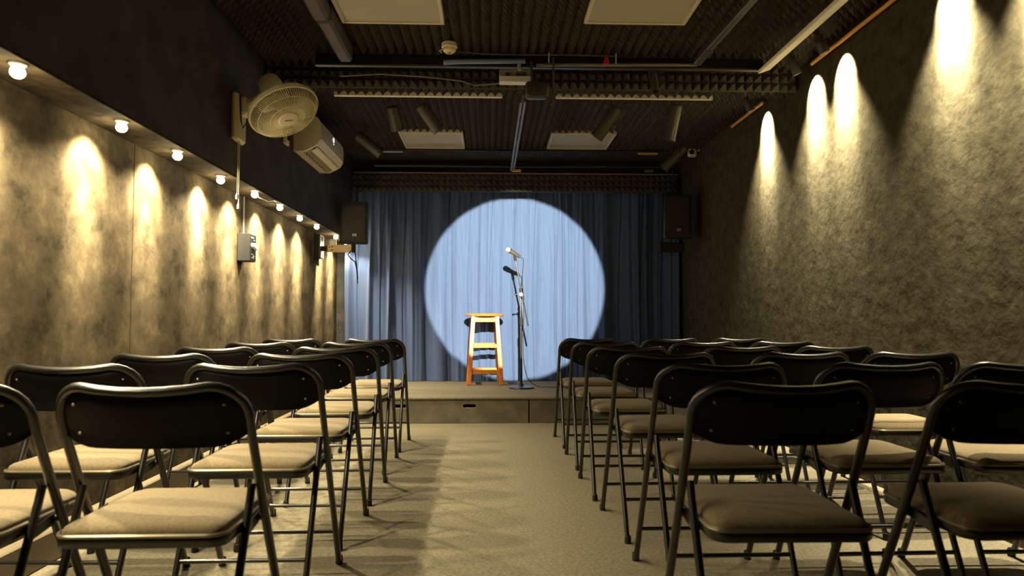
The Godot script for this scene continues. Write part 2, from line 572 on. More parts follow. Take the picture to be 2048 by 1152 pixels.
	box(s, Vector3(0.30, 2.506, -7.305), Vector3(3.5, 0.012, 0.05), 0.002)
	obj("top_lath", s, M.grey_pipe, he)

# foam tile lying in xz about its centre, pyramids pointing down; skip lists cells left out
func foam_mesh(nx: int, nz: int, h: float, skip: Array) -> ArrayMesh:
	var s := mb()
	var jit := RandomNumberGenerator.new()
	jit.seed = nx * 100 + nz * 7 + skip.size()
	for i in nx:
		for j in nz:
			if skip.has(i * 100 + j): continue
			var x0 := (i - nx * 0.5) * PITCH
			var z0 := (j - nz * 0.5) * PITCH
			var a := Vector3(x0, -0.015, z0)
			var b := Vector3(x0 + PITCH, -0.015, z0)
			var c := Vector3(x0 + PITCH, -0.015, z0 + PITCH)
			var d := Vector3(x0, -0.015, z0 + PITCH)
			var tip := (a + c) * 0.5 + Vector3(jit.randf_range(-0.004, 0.004), -h + jit.randf_range(-0.002, 0.002), jit.randf_range(-0.004, 0.004))
			for e in [[a, b], [b, c], [c, d], [d, a]]:
				tri(s, e[0], e[1], tip, (e[0] + e[1]) * 0.5 - (a + c) * 0.5 + Vector3(0, -0.02, 0))
				var up := Vector3(0, 0.015, 0)
				quad(s, e[0], e[1], e[1] + up, e[0] + up, (e[0] + e[1]) * 0.5 - (a + c) * 0.5)
			quad(s, a + Vector3(0, 0.015, 0), b + Vector3(0, 0.015, 0), c + Vector3(0, 0.015, 0), d + Vector3(0, 0.015, 0), Vector3.UP)
	s.generate_normals()
	s.index()
	return s.commit()

var PANELS := [[-0.875, -0.268, 3.41, 4.02], [0.562, 1.171, 3.37, 3.98], [-0.862, -0.251, 6.41, 7.02], [0.595, 1.218, 6.40, 7.0]]

func foam_ceiling(ce: Node3D) -> void:
	var cache := {}
	for bay in [[2.2, 5, 8], [4.96, 5, 7]]:
		for r in bay[1]:
			for q in 8:
				var nx := 8 if q < 7 else 4
				var nz := 8
				var xa: float = XU + 0.002 + q * 0.5
				var da: float = bay[0] + r * 0.5
				if bay[0] > 4.0 and r == 4: nz = 4
				var skip := []
				for i in nx:
					for j in nz:
						var x := xa + (i + 0.5) * PITCH
						var d := da + (nz - j - 0.5) * PITCH
						for p in PANELS:
							if x > p[0] - 0.02 and x < p[1] + 0.02 and d > p[2] - 0.02 and d < p[3] + 0.035: skip.append(i * 100 + j)
						if x > -1.02 and x < -0.86 and d < 4.46: skip.append(i * 100 + j)
				if skip.size() >= nx * nz: continue
				var key := str(nx, "/", nz, "/", skip)
				if not cache.has(key): cache[key] = foam_mesh(nx, nz, 0.052, skip)
				var o := put("foam_tile", cache[key], M.foam, ce)
				o.position = Vector3(xa + nx * PITCH * 0.5, CEIL - 0.0005, -(da + nz * PITCH * 0.5))

# ---------------------------------------------------------------- lamps
func left_lamps() -> void:
	var ds := [2.325, 2.995, 3.521, 4.138, 4.62, 5.16, 5.72, 6.25, 7.03, 7.56, 1.72, 1.12]
	var xs := [-1.592, -1.601, -1.597, -1.618, -1.578, -1.574, -1.580, -1.572, -1.572, -1.585, -1.59, -1.59]
	var who := ["nearest of the row of bulbs in view", "second of the row of bulbs from the camera", "third of the row of bulbs from the camera", "fourth bulb, just before the fan's pull cords", "fifth of the row of bulbs, beside a looped cable", "sixth bulb, past the control box", "seventh of the row of bulbs from the camera", "eighth of the row of bulbs, above the shallow wall box", "farthest bulb in plain view, beside the hanging speaker", "hidden behind the hanging speaker at the curtain's edge", "nearest of all, just outside the frame", "next one outside the frame, nearer the viewer"]
	for i in ds.size():
		var t := thing("ledge_lamp", "glowing lamp under left ledge, " + who[i], "lamp", Vector3(xs[i], SOF, -ds[i]), "lamps under the left ledge")
		var s := mb()
		lathe(s, [Vector2(0, 0), Vector2(0.027, 0), Vector2(0.027, -0.006), Vector2(0.02, -0.012), Vector2(0.018, -0.012), Vector2(0, -0.012)], 16)
		obj("collar", s, M.white_plastic, t)
		s = mb()
		var prof := [Vector2(0.0, -0.052), Vector2(0.012, -0.050), Vector2(0.021, -0.042), Vector2(0.024, -0.032), Vector2(0.021, -0.021), Vector2(0.015, -0.012)]
		lathe(s, prof, 16, Transform3D(), 70.0)
		obj("bulb", s, M.bulb_glow, t)
		spot("lamp_light", Vector3(0, -0.058, 0), Vector3(-0.05, -1, 0), 2.6 if i != 9 else 1.0, 73.0, 0.6, 0.022, LAMP_COLOR, t)
		var glow := OmniLight3D.new()
		glow.name = "lamp_glow"
		glow.light_energy = 0.10
		glow.light_size = 0.022
		glow.light_color = LAMP_COLOR
		glow.omni_range = 14.0
		glow.omni_attenuation = 2.0
		glow.shadow_enabled = true
		glow.position = Vector3(0, -0.06, 0)
		t.add_child(glow)
		spot("lamp_beam", Vector3(0, -0.058, 0), Vector3(-1.1, -1, 0), 2.6, 38.0, 0.35, 0.022, LAMP_COLOR, t)
		spot("lamp_throw", Vector3(0, -0.058, 0), Vector3(-0.33, -1, 0), 10.0 if i < 10 else 3.0, 19.0, 1.0, 0.022, LAMP_COLOR, t)

func right_lamps() -> void:
	var ds := [4.085, 4.46, 5.27, 3.10, 2.55]
	var who := ["nearer of the two side by side in view", "farther of the two side by side in view", "beyond the foam-clad beam", "nearest the camera at the top edge", "just outside the frame"]
	for i in ds.size():
		can("black tubular spotlight by the right wall, " + who[i], Vector3(2.03, 2.69, -ds[i]), Vector3(2.075, 2.59, -ds[i] - 0.004), 0.03, "wall washers on the right wall", true)

# a tubular can from a to b (the mouth at b), yoke to the ceiling
func can(label: String, a: Vector3, b: Vector3, r: float, group: String, lit := false) -> Node3D:
	var t := thing("spotlight_can", label, "spotlight", a, group)
	var d := b - a
	var l := d.length()
	var xf := Transform3D(along(d), Vector3.ZERO)
	var s := mb()
	lathe(s, [Vector2(0, -0.006), Vector2(r * 0.8, -0.006), Vector2(r, 0.004), Vector2(r, l - 0.012), Vector2(r * 1.06, l - 0.012), Vector2(r * 1.06, l), Vector2(r * 0.9, l), Vector2(r * 0.88, l - 0.03), Vector2(0, l - 0.03)], 20, xf)
	obj("barrel", s, M.can_black, t)
	s = mb()
	lathe(s, [Vector2(r * 0.86, l - 0.026), Vector2(r * 0.5, l - 0.02), Vector2(0, l - 0.018)], 18, xf, 60.0)
	obj("lens", s, M.bulb_glow if lit else M.chrome, t)
	s = mb()
	var mid := d * 0.35
	var side := d.cross(Vector3(0, 0, 1)).normalized() if absf(d.normalized().z) < 0.9 else Vector3.RIGHT
	side = Vector3(0, 0, 1) if absf(side.y) > 0.3 else side
	tube(s, [mid + side * (r + 0.002), mid + side * (r + 0.008) + Vector3(0, 0.03, 0), Vector3(mid.x, maxf(CEIL - 0.02 - a.y, mid.y + r + 0.02), mid.z) + side * (r * 0.6), Vector3(mid.x, CEIL - 0.01 - a.y, mid.z)], 0.006, 6)
	obj("yoke", s, M.can_black, t)
	if lit:
		var white := Color(1.0, 0.95, 0.82)
		spot("can_beam", d * 1.03, Vector3(1.15, -1, 0), 3.3, 36.0, 0.25, 0.012, white, t)
		spot("can_throw", d * 1.03, Vector3(0.40, -1, 0), 15.0, 20.0, 0.8, 0.012, white, t)
		spot("can_spill", d * 1.03, Vector3(0.16, -1, 0), 10.5, 37.0, 1.0, 0.02, Color(1.0, 0.945, 0.80), t)
	return t

func stage_spot() -> void:
	var at := Vector3(0.22, 2.36, -2.1)
	var aim := (Vector3(0.292, 1.318, -7.66) - at)
	var t := thing("follow_spot", "black stage spotlight hung from the ceiling behind the viewer's frame", "spotlight", at - aim.normalized() * 0.3)
	var s := mb()
	var xf := Transform3D(along(aim), Vector3.ZERO)
	lathe(s, [Vector2(0, 0), Vector2(0.06, 0), Vector2(0.075, 0.02), Vector2(0.075, 0.24), Vector2(0.06, 0.25), Vector2(0.06, 0.285), Vector2(0.052, 0.285), Vector2(0.05, 0.26), Vector2(0, 0.26)], 24, xf)
	obj("barrel", s, M.can_black, t)
	s = mb()
	lathe(s, [Vector2(0.049, 0.262), Vector2(0.02, 0.268), Vector2(0, 0.27)], 20, xf, 60.0)
	obj("lens", s, M.bulb_glow, t)
	s = mb()
	tube(s, [Vector3(0.08, 0, -0.1), Vector3(0.08, 0.12, -0.1), Vector3(0, 0.2, -0.1), Vector3(0, 0.32, -0.1)], 0.008, 8)
	obj("yoke", s, M.can_black, t)
	spot("spot_beam", Vector3.ZERO + aim.normalized() * 0.3, aim, 145.0, 10.3, 0.10, 0.012, Color(1.0, 0.97, 0.82), t)

# ---------------------------------------------------------------- stage, curtain, stool, microphone
func stage() -> void:
	var t := thing("stage", "low grey carpeted stage platform with board front and hand slots", "stage", Vector3(0.225, 0, -7.04))
	var y := 0.242
	var s := mb()
	box(s, Vector3(0, y - 0.015, 0), Vector3(3.94, 0.03, 1.68), 0.01)
	obj("carpet_top", s, M.stage_carpet, t)
	s = mb()
	box(s, Vector3(0, (y - 0.03) * 0.5, -0.03), Vector3(3.9, y - 0.032, 1.56), 0.002)
	obj("core", s, M.dark_slot, t)
	var ends := [-1.95, 0.138, 1.95]
	var slots := [[-0.401, -1.016], [1.0]]
	for k in 2:
		var w: float = ends[k + 1] - ends[k] - 0.012
		var cx: float = (ends[k + 1] + ends[k]) * 0.5
		var p := CSGBox3D.new()
		p.name = "front_panel" if k == 0 else "front_panel_001"
		p.size = Vector3(w, y - 0.036, 0.03)
		p.position = Vector3(cx, (y - 0.036) * 0.5 + 0.002, 0.806)
		p.material = M.stage_board
		t.add_child(p, true)
		for sx in slots[k]:
			var c := CSGBox3D.new()
			c.name = "slot"
			c.operation = CSGShape3D.OPERATION_SUBTRACTION
			c.size = Vector3(0.085, 0.034, 0.1)
			c.position = Vector3(sx - cx, 0.05, 0)
			c.material = M.raw_wood
			p.add_child(c, true)
			for e in [-1.0, 1.0]:
				var cy := CSGCylinder3D.new()
				cy.name = "slot_end"
				cy.operation = CSGShape3D.OPERATION_SUBTRACTION
				cy.radius = 0.017
				cy.height = 0.1
				cy.sides = 16
				cy.rotation.x = PI * 0.5
				cy.position = Vector3(sx - cx + e * 0.0425, 0.05, 0)
				cy.material = M.raw_wood
				p.add_child(cy, true)

func curtain_z(x: float, y: float) -> float:
	var v := (2.56 - y) / 2.32
	var left := clampf((-0.55 - x) / 0.7, 0.0, 1.0)
	var calm := clampf(1.0 - absf(x - 0.3) / 1.5, 0.0, 1.0)
	var ph := x * 43.0 + 2.2 * sin(x * 6.3 + 0.5) + 1.1 * sin(x * 15.0) + 0.5 * sin(y * 1.7 + x * 3.0)
	var ph2 := x * 19.0 + 1.7 * sin(x * 4.1 + 2.0) + 0.4 * sin(y * 1.3)
	var z := 0.008 * sin(ph) + 0.003 * sin(ph * 2.3 + 1.0)
	z += (0.020 + 0.02 * v) * (1.0 - 0.55 * calm) * sin(ph2)
	z -= left * 0.03
	for e in [[-1.53, 0.024], [-1.31, 0.021], [-1.10, 0.018]]:
		z += left * 0.105 * clampf(v * 1.3 - 0.12, 0.0, 1.0) * exp(-pow((x - e[0] + 0.03 * v) / (e[1] * (0.7 + 0.8 * v)), 2.0))
	# a few sharp pleat lines
	z -= 0.018 * exp(-pow(fmod(absf(x + 4.0 + 0.03 * sin(y * 1.5)), 0.245) - 0.12, 2.0) / 0.00006)
	return -7.70 + z

func curtain() -> void:
	var t := thing("stage_curtain", "blue pleated stage curtain hanging behind the stool and microphone", "curtain", Vector3.ZERO)
	var x0 := -1.585
	var x1 := 2.16
	var parts := 4
	var nu := 190
	var nv := 30
	for k in parts:
		var s := mb()
		s.set_smooth_group(1)
		var a := lerpf(x0, x1, float(k) / parts)
		var b := lerpf(x0, x1, float(k + 1) / parts)
		for i in nu:
			for j in nv:
				var q := []
				for e in [[0, 0], [1, 0], [1, 1], [0, 1]]:
					var x := lerpf(a, b, float(i + e[0]) / nu)
					var y := lerpf(2.56, 0.246, float(j + e[1]) / nv)
					var drift := 0.0
					if x < -1.2: drift = -0.04 * (-1.2 - x) / 0.38 * sin((2.56 - y) * 1.4)
					q.append(Vector3(x + drift, y, curtain_z(x, y)))
				s.add_vertex(q[0]); s.add_vertex(q[1]); s.add_vertex(q[2])
				s.add_vertex(q[0]); s.add_vertex(q[2]); s.add_vertex(q[3])
		obj("fabric_width", s, M.curtain_cloth, t)
	var s2 := mb()
	tube(s2, [Vector3(-1.6, 2.575, -7.7), Vector3(2.18, 2.575, -7.7)], 0.014, 8)
	obj("curtain_rail", s2, M.matt_black, t)

func bar4(s: SurfaceTool, a: Vector3, b: Vector3, w: float, h: float) -> void:
	var d := b - a
	var y := d.normalized()
	var x := (Vector3(1, 0, 0) - y * y.x)
	if x.length() < 0.2: x = Vector3(0, 0, 1) - y * y.z
	x = x.normalized()
	box(s, (a + b) * 0.5, Vector3(w, d.length(), h), 0.003, Basis(x, y, x.cross(y)))

func stool() -> void:
	var t := thing("bar_stool", "varnished orange wooden bar stool standing on the stage in the spotlight", "stool", Vector3(-0.047, 0.2445, -7.41))
	t.rotation.y = 0.05
	var h := 0.755
	var s := mb()
	lathe(s, [Vector2(0, h - 0.032), Vector2(0.198, h - 0.032), Vector2(0.207, h - 0.024), Vector2(0.209, h - 0.014), Vector2(0.203, h - 0.004), Vector2(0.19, h), Vector2(0.1, h - 0.004), Vector2(0, h - 0.006)], 40, Transform3D(), 30.0)
	obj("seat", s, M.stool_wood, t)
	var top := 0.125
	var foot := 0.172
	var at := func(sx: float, sz: float, y: float) -> Vector3:
		var k := lerpf(foot, top, y / (h - 0.03))
		return Vector3(sx * k, y, sz * k)
	for sx in [-1.0, 1.0]:
		for sz in [-1.0, 1.0]:
			s = mb()
			bar4(s, at.call(sx, sz, 0.0), at.call(sx, sz, h - 0.03), 0.045, 0.045)
			obj("leg", s, M.stool_wood, t)
	for e in [[h - 0.068, 0.05], [0.41, 0.042], [0.135, 0.045]]:
		for k in 4:
			var p: Vector3
			var q: Vector3
			var yy: float = e[0] - (0.035 if k >= 2 and e[0] < 0.6 else 0.0)
			if k < 2:
				p = at.call(-1.0, 1.0 - 2.0 * k, yy); q = at.call(1.0, 1.0 - 2.0 * k, yy)
			else:
				p = at.call(5.0 - 2.0 * k, -1.0, yy); q = at.call(5.0 - 2.0 * k, 1.0, yy)
			s = mb()
			box(s, (p + q) * 0.5, Vector3(absf(p.x - q.x) + 0.022, e[1], 0.022) if k < 2 else Vector3(0.022, e[1], absf(p.z - q.z) + 0.022), 0.003)
			obj("apron" if e[0] > 0.6 else "rung", s, M.stool_wood, t)

func microphone() -> void:
	var o := Vector3(0.326, 0.242, -6.91)
	var t := thing("microphone_stand", "black round-base microphone stand with tilted boom on the stage", "microphone stand", o)
	var s := mb()
	lathe(s, [Vector2(0, 0), Vector2(0.122, 0), Vector2(0.126, 0.006), Vector2(0.124, 0.014), Vector2(0.1, 0.02), Vector2(0.03, 0.026), Vector2(0.022, 0.034), Vector2(0.02, 0.05), Vector2(0, 0.05)], 36)
	obj("base", s, M.black_steel, t)
	s = mb()
	tube(s, [Vector3(0, 0.04, 0), Vector3(-0.004, 0.66, 0)], 0.0125, 12)
	obj("lower_tube", s, M.black_steel, t)
	s = mb()
	lathe(s, [Vector2(0.0125, 0.63), Vector2(0.019, 0.635), Vector2(0.02, 0.69), Vector2(0.016, 0.71), Vector2(0.009, 0.715)], 14)
	obj("height_clutch", s, M.rubber, t)
	s = mb()
	tube(s, [Vector3(-0.004, 0.66, 0), Vector3(-0.01, 0.945, 0)], 0.009, 10)
	obj("upper_tube", s, M.chrome, t)
	# boom from the lower right to the mic clip
	var p0 := Vector3(0.395, 0.872, -6.915) - o
	var p1 := Vector3(0.263, 1.548, -6.885) - o
	s = mb()
	tube(s, [p0, p1], 0.008, 10)
	obj("boom", s, M.chrome, t)
	var mid := p0.lerp(p1, 0.485)
	s = mb()
	var bx := Transform3D(along(p1 - p0), mid)
	lathe(s, [Vector2(0.008, -0.06), Vector2(0.016, -0.056), Vector2(0.017, 0.05), Vector2(0.008, 0.054)], 12, bx)
	lathe(s, [Vector2(0, -0.022), Vector2(0.02, -0.022), Vector2(0.02, 0.022), Vector2(0, 0.022)], 14, Transform3D(along(Vector3(0, 0, 1)), mid + Vector3(-0.008, -0.012, 0.0)))
	obj("boom_clutch", s, M.black_steel, t)
	s = mb()
	tube(s, [mid + Vector3(-0.02, -0.012, 0.0), mid + Vector3(-0.066, -0.012, 0.004)], 0.006, 8)
	ball(s, mid + Vector3(-0.066, -0.012, 0.004), 0.011, 10)
	obj("clutch_handle", s, M.chrome, t)
	# clip at the top of the boom
	s = mb()
	tube(s, [p1 + Vector3(0.004, -0.02, 0), p1 + Vector3(-0.004, 0.03, 0), p1 + Vector3(-0.008, 0.05, 0)], 0.013, 10)
	obj("mic_clip", s, M.rubber, t)
	# microphone: its own thing, held by the clip
	var head := Vector3(0.193, 1.638, -6.875)
	var tail := Vector3(0.318, 1.568, -6.895)
	var mic := thing("microphone", "dark handheld microphone with pale ball grille, clipped on the stand", "microphone", head)
	var ax := Transform3D(along(tail - head), Vector3.ZERO)
	s = mb()
	var l := (tail - head).length()
	lathe(s, [Vector2(0, 0.02), Vector2(0.024, 0.026), Vector2(0.022, 0.045), Vector2(0.017, l * 0.9), Vector2(0.014, l), Vector2(0, l)], 16, ax)
	obj("handle", s, M.can_black, mic)
	s = mb()
	ball(s, Vector3.ZERO, 0.027, 18)
	obj("grille", s, M.mic_grille, mic)
	s = mb()
	lathe(s, [Vector2(0.0245, 0.016), Vector2(0.0275, 0.018), Vector2(0.0275, 0.027), Vector2(0.0245, 0.029)], 18, ax)
	obj("band", s, M.chrome, mic)
	# cable down the stand and off to the right across the stage
	var c := mb()
	var pts := []
	var way := [tail, tail + Vector3(0.03, -0.03, 0.01), Vector3(0.335, 1.35, -6.89), Vector3(0.352, 1.1, -6.89), Vector3(0.345, 0.8, -6.89), Vector3(0.35, 0.52, -6.885), Vector3(0.40, 0.33, -6.93), Vector3(0.50, 0.252, -7.0), Vector3(0.62, 0.247, -6.98), Vector3(0.78, 0.247, -6.93), Vector3(1.0, 0.247, -6.97), Vector3(1.3, 0.247, -7.1)]
	var cv := Curve3D.new()
	for i in way.size():
		var tan3: Vector3 = (way[mini(i + 1, way.size() - 1)] - way[maxi(i - 1, 0)]) * 0.16
		cv.add_point(way[i], -tan3, tan3)
	for i in 61: pts.append(cv.sample_baked(cv.get_baked_length() * i / 60.0, true))
	tube(c, pts, 0.0035, 6)
	tag(obj("microphone_cable", c, M.rubber), "thin black microphone cable trailing from stand across the stage", "cable")

# ---------------------------------------------------------------- speakers
func speaker(label: String, at: Vector3, w: float, h: float, turn: float, tilt: float) -> Node3D:
	var t := thing("speaker", label, "speaker", at, "loudspeakers flanking the curtain")
	t.rotation = Vector3(tilt, turn, 0)
	var d := 0.27
	var s := mb()
	var rings := []
	for e in [[-d * 0.5 - d * 0.5, 0.72, 0.92, 0.012], [-d * 0.5 - d * 0.5 + 0.012, 0.74, 0.94, 0.0], [-0.03, 1.0, 1.0, 0.0], [-0.008, 1.0, 1.0, 0.0], [0.0, 1.0, 1.0, 0.008]]:
		rings.append(rrect(w * 0.5 * e[1] - e[3], h * 0.5 * e[2] - e[3], 0.022, e[0]))
	loft(s, rings, true, true)
	obj("cabinet", s, M.black_plastic, t)
	s = mb()
	loft(s, [rrect(w * 0.5 - 0.004, h * 0.5 - 0.004, 0.02, -0.002), rrect(w * 0.5 - 0.004, h * 0.5 - 0.004, 0.02, 0.008), rrect(w * 0.5 - 0.008, h * 0.5 - 0.008, 0.018, 0.011), rrect(w * 0.5 - 0.012, h * 0.5 - 0.012, 0.015, 0.008), rrect(w * 0.5 - 0.012, h * 0.5 - 0.012, 0.015, -0.002)], false, false)
	obj("rim", s, M.can_black, t)
	s = mb()
	loft(s, [rrect(w * 0.5 - 0.013, h * 0.5 - 0.013, 0.015, 0.0), rrect(w * 0.5 - 0.014, h * 0.5 - 0.014, 0.015, 0.004), rrect(w * 0.35, h * 0.36, 0.03, 0.007)], false, true)
	obj("grille", s, M.grille_cloth, t)
	s = mb()
	box(s, Vector3(0.005, -h * 0.5 + 0.095, 0.0085), Vector3(0.04, 0.024, 0.006), 0.002)
	var bd := obj("badge", s, M.badge, t)
	var tm := TextMesh.new()
	tm.text = "JBL"
	tm.font_size = 16
	tm.pixel_size = 0.0011
	tm.depth = 0.002
	var f := SystemFont.new()
	f.font_names = PackedStringArray(["Droid Sans"])
	f.font_weight = 700
	tm.font = f
	var tx := put("lettering", tm, M.dark_slot, bd)
	tx.position = Vector3(0.005, -h * 0.5 + 0.095, 0.0122)
	return t

func rrect(hx: float, hy: float, r: float, z: float) -> PackedVector3Array:
	var p := PackedVector3Array()
	for k in 4:
		var cx := (hx - r) * (1 if k == 0 or k == 3 else -1)
		var cy := (hy - r) * (1 if k < 2 else -1)
		for i in 6:
			var a := PI * 0.5 * (k + i / 5.0)
			p.append(Vector3(cx + r * cos(a), cy + r * sin(a), z))
	return p

func speakers() -> void:
	var l := speaker("black loudspeaker on a wooden arm at the left of the curtain", Vector3(-1.364, 1.91, -6.9), 0.282, 0.435, 0.10, 0.06)
	var s := mb()
	tube(s, [Vector3(0.02, 0.215, -0.1), Vector3(0.02, 0.33, -0.1)], 0.012, 8)
	box(s, Vector3(0.02, 0.33, -0.1), Vector3(0.12, 0.012, 0.08), 0.002)
	obj("bracket", s, M.matt_black, l)
	var r := speaker("black loudspeaker hanging at the right of the curtain", Vector3(1.938, 1.99, -6.9), 0.288, 0.46, -0.02, 0.05)
	s = mb()
	tube(s, [Vector3(-0.03, 0.22, -0.1), Vector3(-0.03, 0.42, -0.1)], 0.012, 8)
	box(s, Vector3(-0.03, 0.25, -0.1), Vector3(0.16, 0.014, 0.08), 0.002)
	tube(s, [Vector3(-0.03, 0.42, -0.1), Vector3(-0.03, 0.76, -0.1)], 0.008, 8)
	obj("bracket", s, M.matt_black, r)
	s = mb()
	tube(s, [Vector3(-0.01, -0.22, -0.05), Vector3(-0.01, -0.29, -0.05)], 0.006, 8)
	box(s, Vector3(-0.04, -0.31, -0.14), Vector3(0.26, 0.1, 0.12), 0.01)
	obj("junction_box", s, M.matt_black, r)
	# wooden arm under the left one
	var t := thing("speaker_mount", "pale wooden bracket arm from the left wall under the speaker", "bracket", Vector3(-1.75, 1.655, -6.98))
	s = mb()
	box(s, Vector3(0.245, 0, 0), Vector3(0.27, 0.07, 0.05), 0.004)
	obj("arm", s, M.raw_wood, t)
	s = mb()
	box(s, Vector3(0.012, 0, 0), Vector3(0.024, 0.16, 0.1), 0.004)
	box(s, Vector3(0.065, 0, 0), Vector3(0.09, 0.05, 0.04), 0.004)
	obj("wall_plate", s, M.matt_black, t)
	s = mb()
	box(s, Vector3(0.372, 0.015, 0.012), Vector3(0.03, 0.11, 0.08), 0.004)
	tube(s, [Vector3(0.372, 0.0, 0), Vector3(0.372, 0.055, 0.06)], 0.016, 10)
	obj("end_clamp", s, M.matt_black, t)
	for e in [[0.13, 0.012], [0.155, -0.015], [0.16, 0.016]]:
		s = mb()
		lathe(s, [Vector2(0.007, 0), Vector2(0.006, 0.004), Vector2(0, 0.006)], 8, Transform3D(along(Vector3(0, 0, 1)), Vector3(e[0], e[1], 0.025)), 60.0)
		obj("bolt", s, M.rubber, t)
	s = mb()
	lathe(s, [Vector2(0, 0), Vector2(0.032, 0), Vector2(0.036, 0.01), Vector2(0.036, 0.045), Vector2(0.028, 0.058), Vector2(0, 0.06)], 18, Transform3D(Basis(), Vector3(-1.587, 1.69, -6.98)))
	tag(obj("round_fitting", s, M.white_plastic), "small white round fitting standing on the wooden speaker arm", "fitting")
	s = mb()
	var p := [Vector3(-1.40, 1.64, -6.96), Vector3(-1.43, 1.59, -6.95), Vector3(-1.40, 1.55, -6.95), Vector3(-1.36, 1.52, -6.96), Vector3(-1.345, 1.44, -6.97), Vector3(-1.335, 1.30, -6.98), Vector3(-1.33, 1.36, -6.95), Vector3(-1.345, 1.5, -6.95), Vector3(-1.36, 1.62, -6.96)]
	tube(s, p, 0.006, 6)
	tag(obj("speaker_cable", s, M.rubber), "black cable looping down from the left speaker's arm", "cable")

# ---------------------------------------------------------------- fan, air conditioner and small wall things
func fan() -> void:
	var c := Vector3(-1.222, 2.182, -4.05)
	var view := (Vector3(0, 0.95, 0) - c).normalized()
	var right := Vector3.UP.cross(view).normalized()
	var down := right.cross(view).normalized()
	if down.y > 0.0: down = -down
	var n := (view * 0.60 + (right * 0.47 + down * 0.86).normalized() * 0.80).normalized()
	var B := along(n)
	var xf := Transform3D(B, c)
	var base := Vector3(-1.555, 2.17, -4.18)
	var t := thing("wall_fan", "cream caged fan on the dark upper left wall, tilted down", "fan", base)
	var loc := Transform3D(B, c - base)
	var R := 0.205
	var s := mb()
	var front := [Vector2(R, 0.0), Vector2(R * 0.97, 0.03), Vector2(R * 0.85, 0.052), Vector2(R * 0.6, 0.062), Vector2(0.055, 0.066)]
	for i in 96:
		var a := TAU * i / 96
		var pts := []
		for p in front: pts.append(loc * Vector3(p.x * cos(a + (R - p.x) * 1.6), p.y, p.x * sin(a + (R - p.x) * 1.6)))
		tube(s, pts, 0.0021, 3, false)
	for rr in [[R * 0.85, 0.052], [R * 0.5, 0.064]]:
		tube(s, arc(loc * Vector3(0, rr[1], 0), loc.basis.x * rr[0], loc.basis.z * rr[0], 0, TAU, 48), 0.002, 4, false)
	obj("front_grille", s, M.cream_plastic, t)
	s = mb()
	var rear := [Vector2(R, 0.0), Vector2(R * 0.97, -0.03), Vector2(R * 0.8, -0.06), Vector2(R * 0.5, -0.075), Vector2(0.06, -0.08)]
	for i in 72:
		var a := TAU * i / 72
		var pts := []
		for p in rear: pts.append(loc * Vector3(p.x * cos(a), p.y, p.x * sin(a)))
		tube(s, pts, 0.0014, 3, false)
	obj("rear_grille", s, M.cream_plastic, t)
	s = mb()
	lathe(s, [Vector2(R - 0.004, -0.012), Vector2(R + 0.006, -0.012), Vector2(R + 0.006, 0.012), Vector2(R - 0.004, 0.012), Vector2(R - 0.004, -0.012)], 56, loc)
	obj("cage_rim", s, M.cream_plastic, t)
	s = mb()
	lathe(s, [Vector2(0.057, 0.060), Vector2(0.059, 0.068), Vector2(0.054, 0.074), Vector2(0.03, 0.078), Vector2(0, 0.079)], 32, loc, 40.0)
	var cap := obj("hub_cap", s, M.panel_frame, t)
	s = mb()
	box(s, loc * Vector3(0, 0.0795, 0), Vector3(0.05, 0.002, 0.012), 0.0008, B * Basis(Vector3.UP, 0.5))
	obj("nameplate", s, M.cream_dark, cap)
	for k in 3:
		s = mb()
		var rings := []
		for i in 9:
			var u := i / 8.0
			var rad := lerpf(0.03, R * 0.88, u)
			var half := 0.30 + 0.62 * sin(PI * clampf(u * 0.85 + 0.1, 0.0, 1.0))
			var ring := PackedVector3Array()
			for j in 9:
				var v := j / 8.0
				var a := TAU * k / 3.0 + (v - 0.5) * 2.0 * half + u * 0.3
				ring.append(loc * Vector3(rad * cos(a), lerpf(-0.02, 0.03, v) + 0.001, rad * sin(a)))
			for j in 9:
				var v := 1.0 - j / 8.0
				var a := TAU * k / 3.0 + (v - 0.5) * 2.0 * half + u * 0.3
				ring.append(loc * Vector3(rad * cos(a), lerpf(-0.02, 0.03, v) - 0.001, rad * sin(a)))
			rings.append(ring)
		loft(s, rings, true, true)
		obj("blade", s, M.cream_dark, t)
	s = mb()
	lathe(s, [Vector2(0, 0.045), Vector2(0.024, 0.04), Vector2(0.03, 0.02), Vector2(0.03, -0.03), Vector2(0, -0.03)], 20, loc)
	obj("spinner", s, M.cream_plastic, t)
	s = mb()
	lathe(s, [Vector2(0.0, -0.07), Vector2(0.07, -0.07), Vector2(0.074, -0.08), Vector2(0.070, -0.20), Vector2(0.063, -0.235), Vector2(0.035, -0.248), Vector2(0, -0.25)], 28, loc, 40.0)
	obj("motor_housing", s, M.cream_plastic, t)
	s = mb()
	box(s, Vector3(0.022, 0.0, 0), Vector3(0.044, 0.30, 0.16), 0.016)
	box(s, Vector3(0.05, 0.075, -0.01), Vector3(0.06, 0.12, 0.10), 0.016)
	var br := obj("wall_bracket", s, M.cream_plastic, t)
	s = mb()
	var back := loc * Vector3(0, -0.15, 0)
	var m2 := Vector3(0.08, 0.08, -0.01)
	tube(s, [m2, m2.lerp(back, 0.45) + Vector3(0, 0.015, 0), back], 0.026, 12)
	obj("neck", s, M.cream_plastic, t)
	var ln := [0.335, 0.39]
	for k in 2:
		s = mb()
		var z := 0.035 - k * 0.025
		var x := 0.035
		tube(s, [Vector3(x, -0.14, z), Vector3(x, -0.14 - ln[k], z)], 0.0026, 6)
		lathe(s, [Vector2(0, -0.03), Vector2(0.009, -0.028), Vector2(0.010, -0.01), Vector2(0.005, 0.006), Vector2(0, 0.007)], 10, Transform3D(Basis(), Vector3(x, -0.14 - ln[k], z)))
		obj("pull_cord", s, M.cream_plastic, br)
	s = mb()
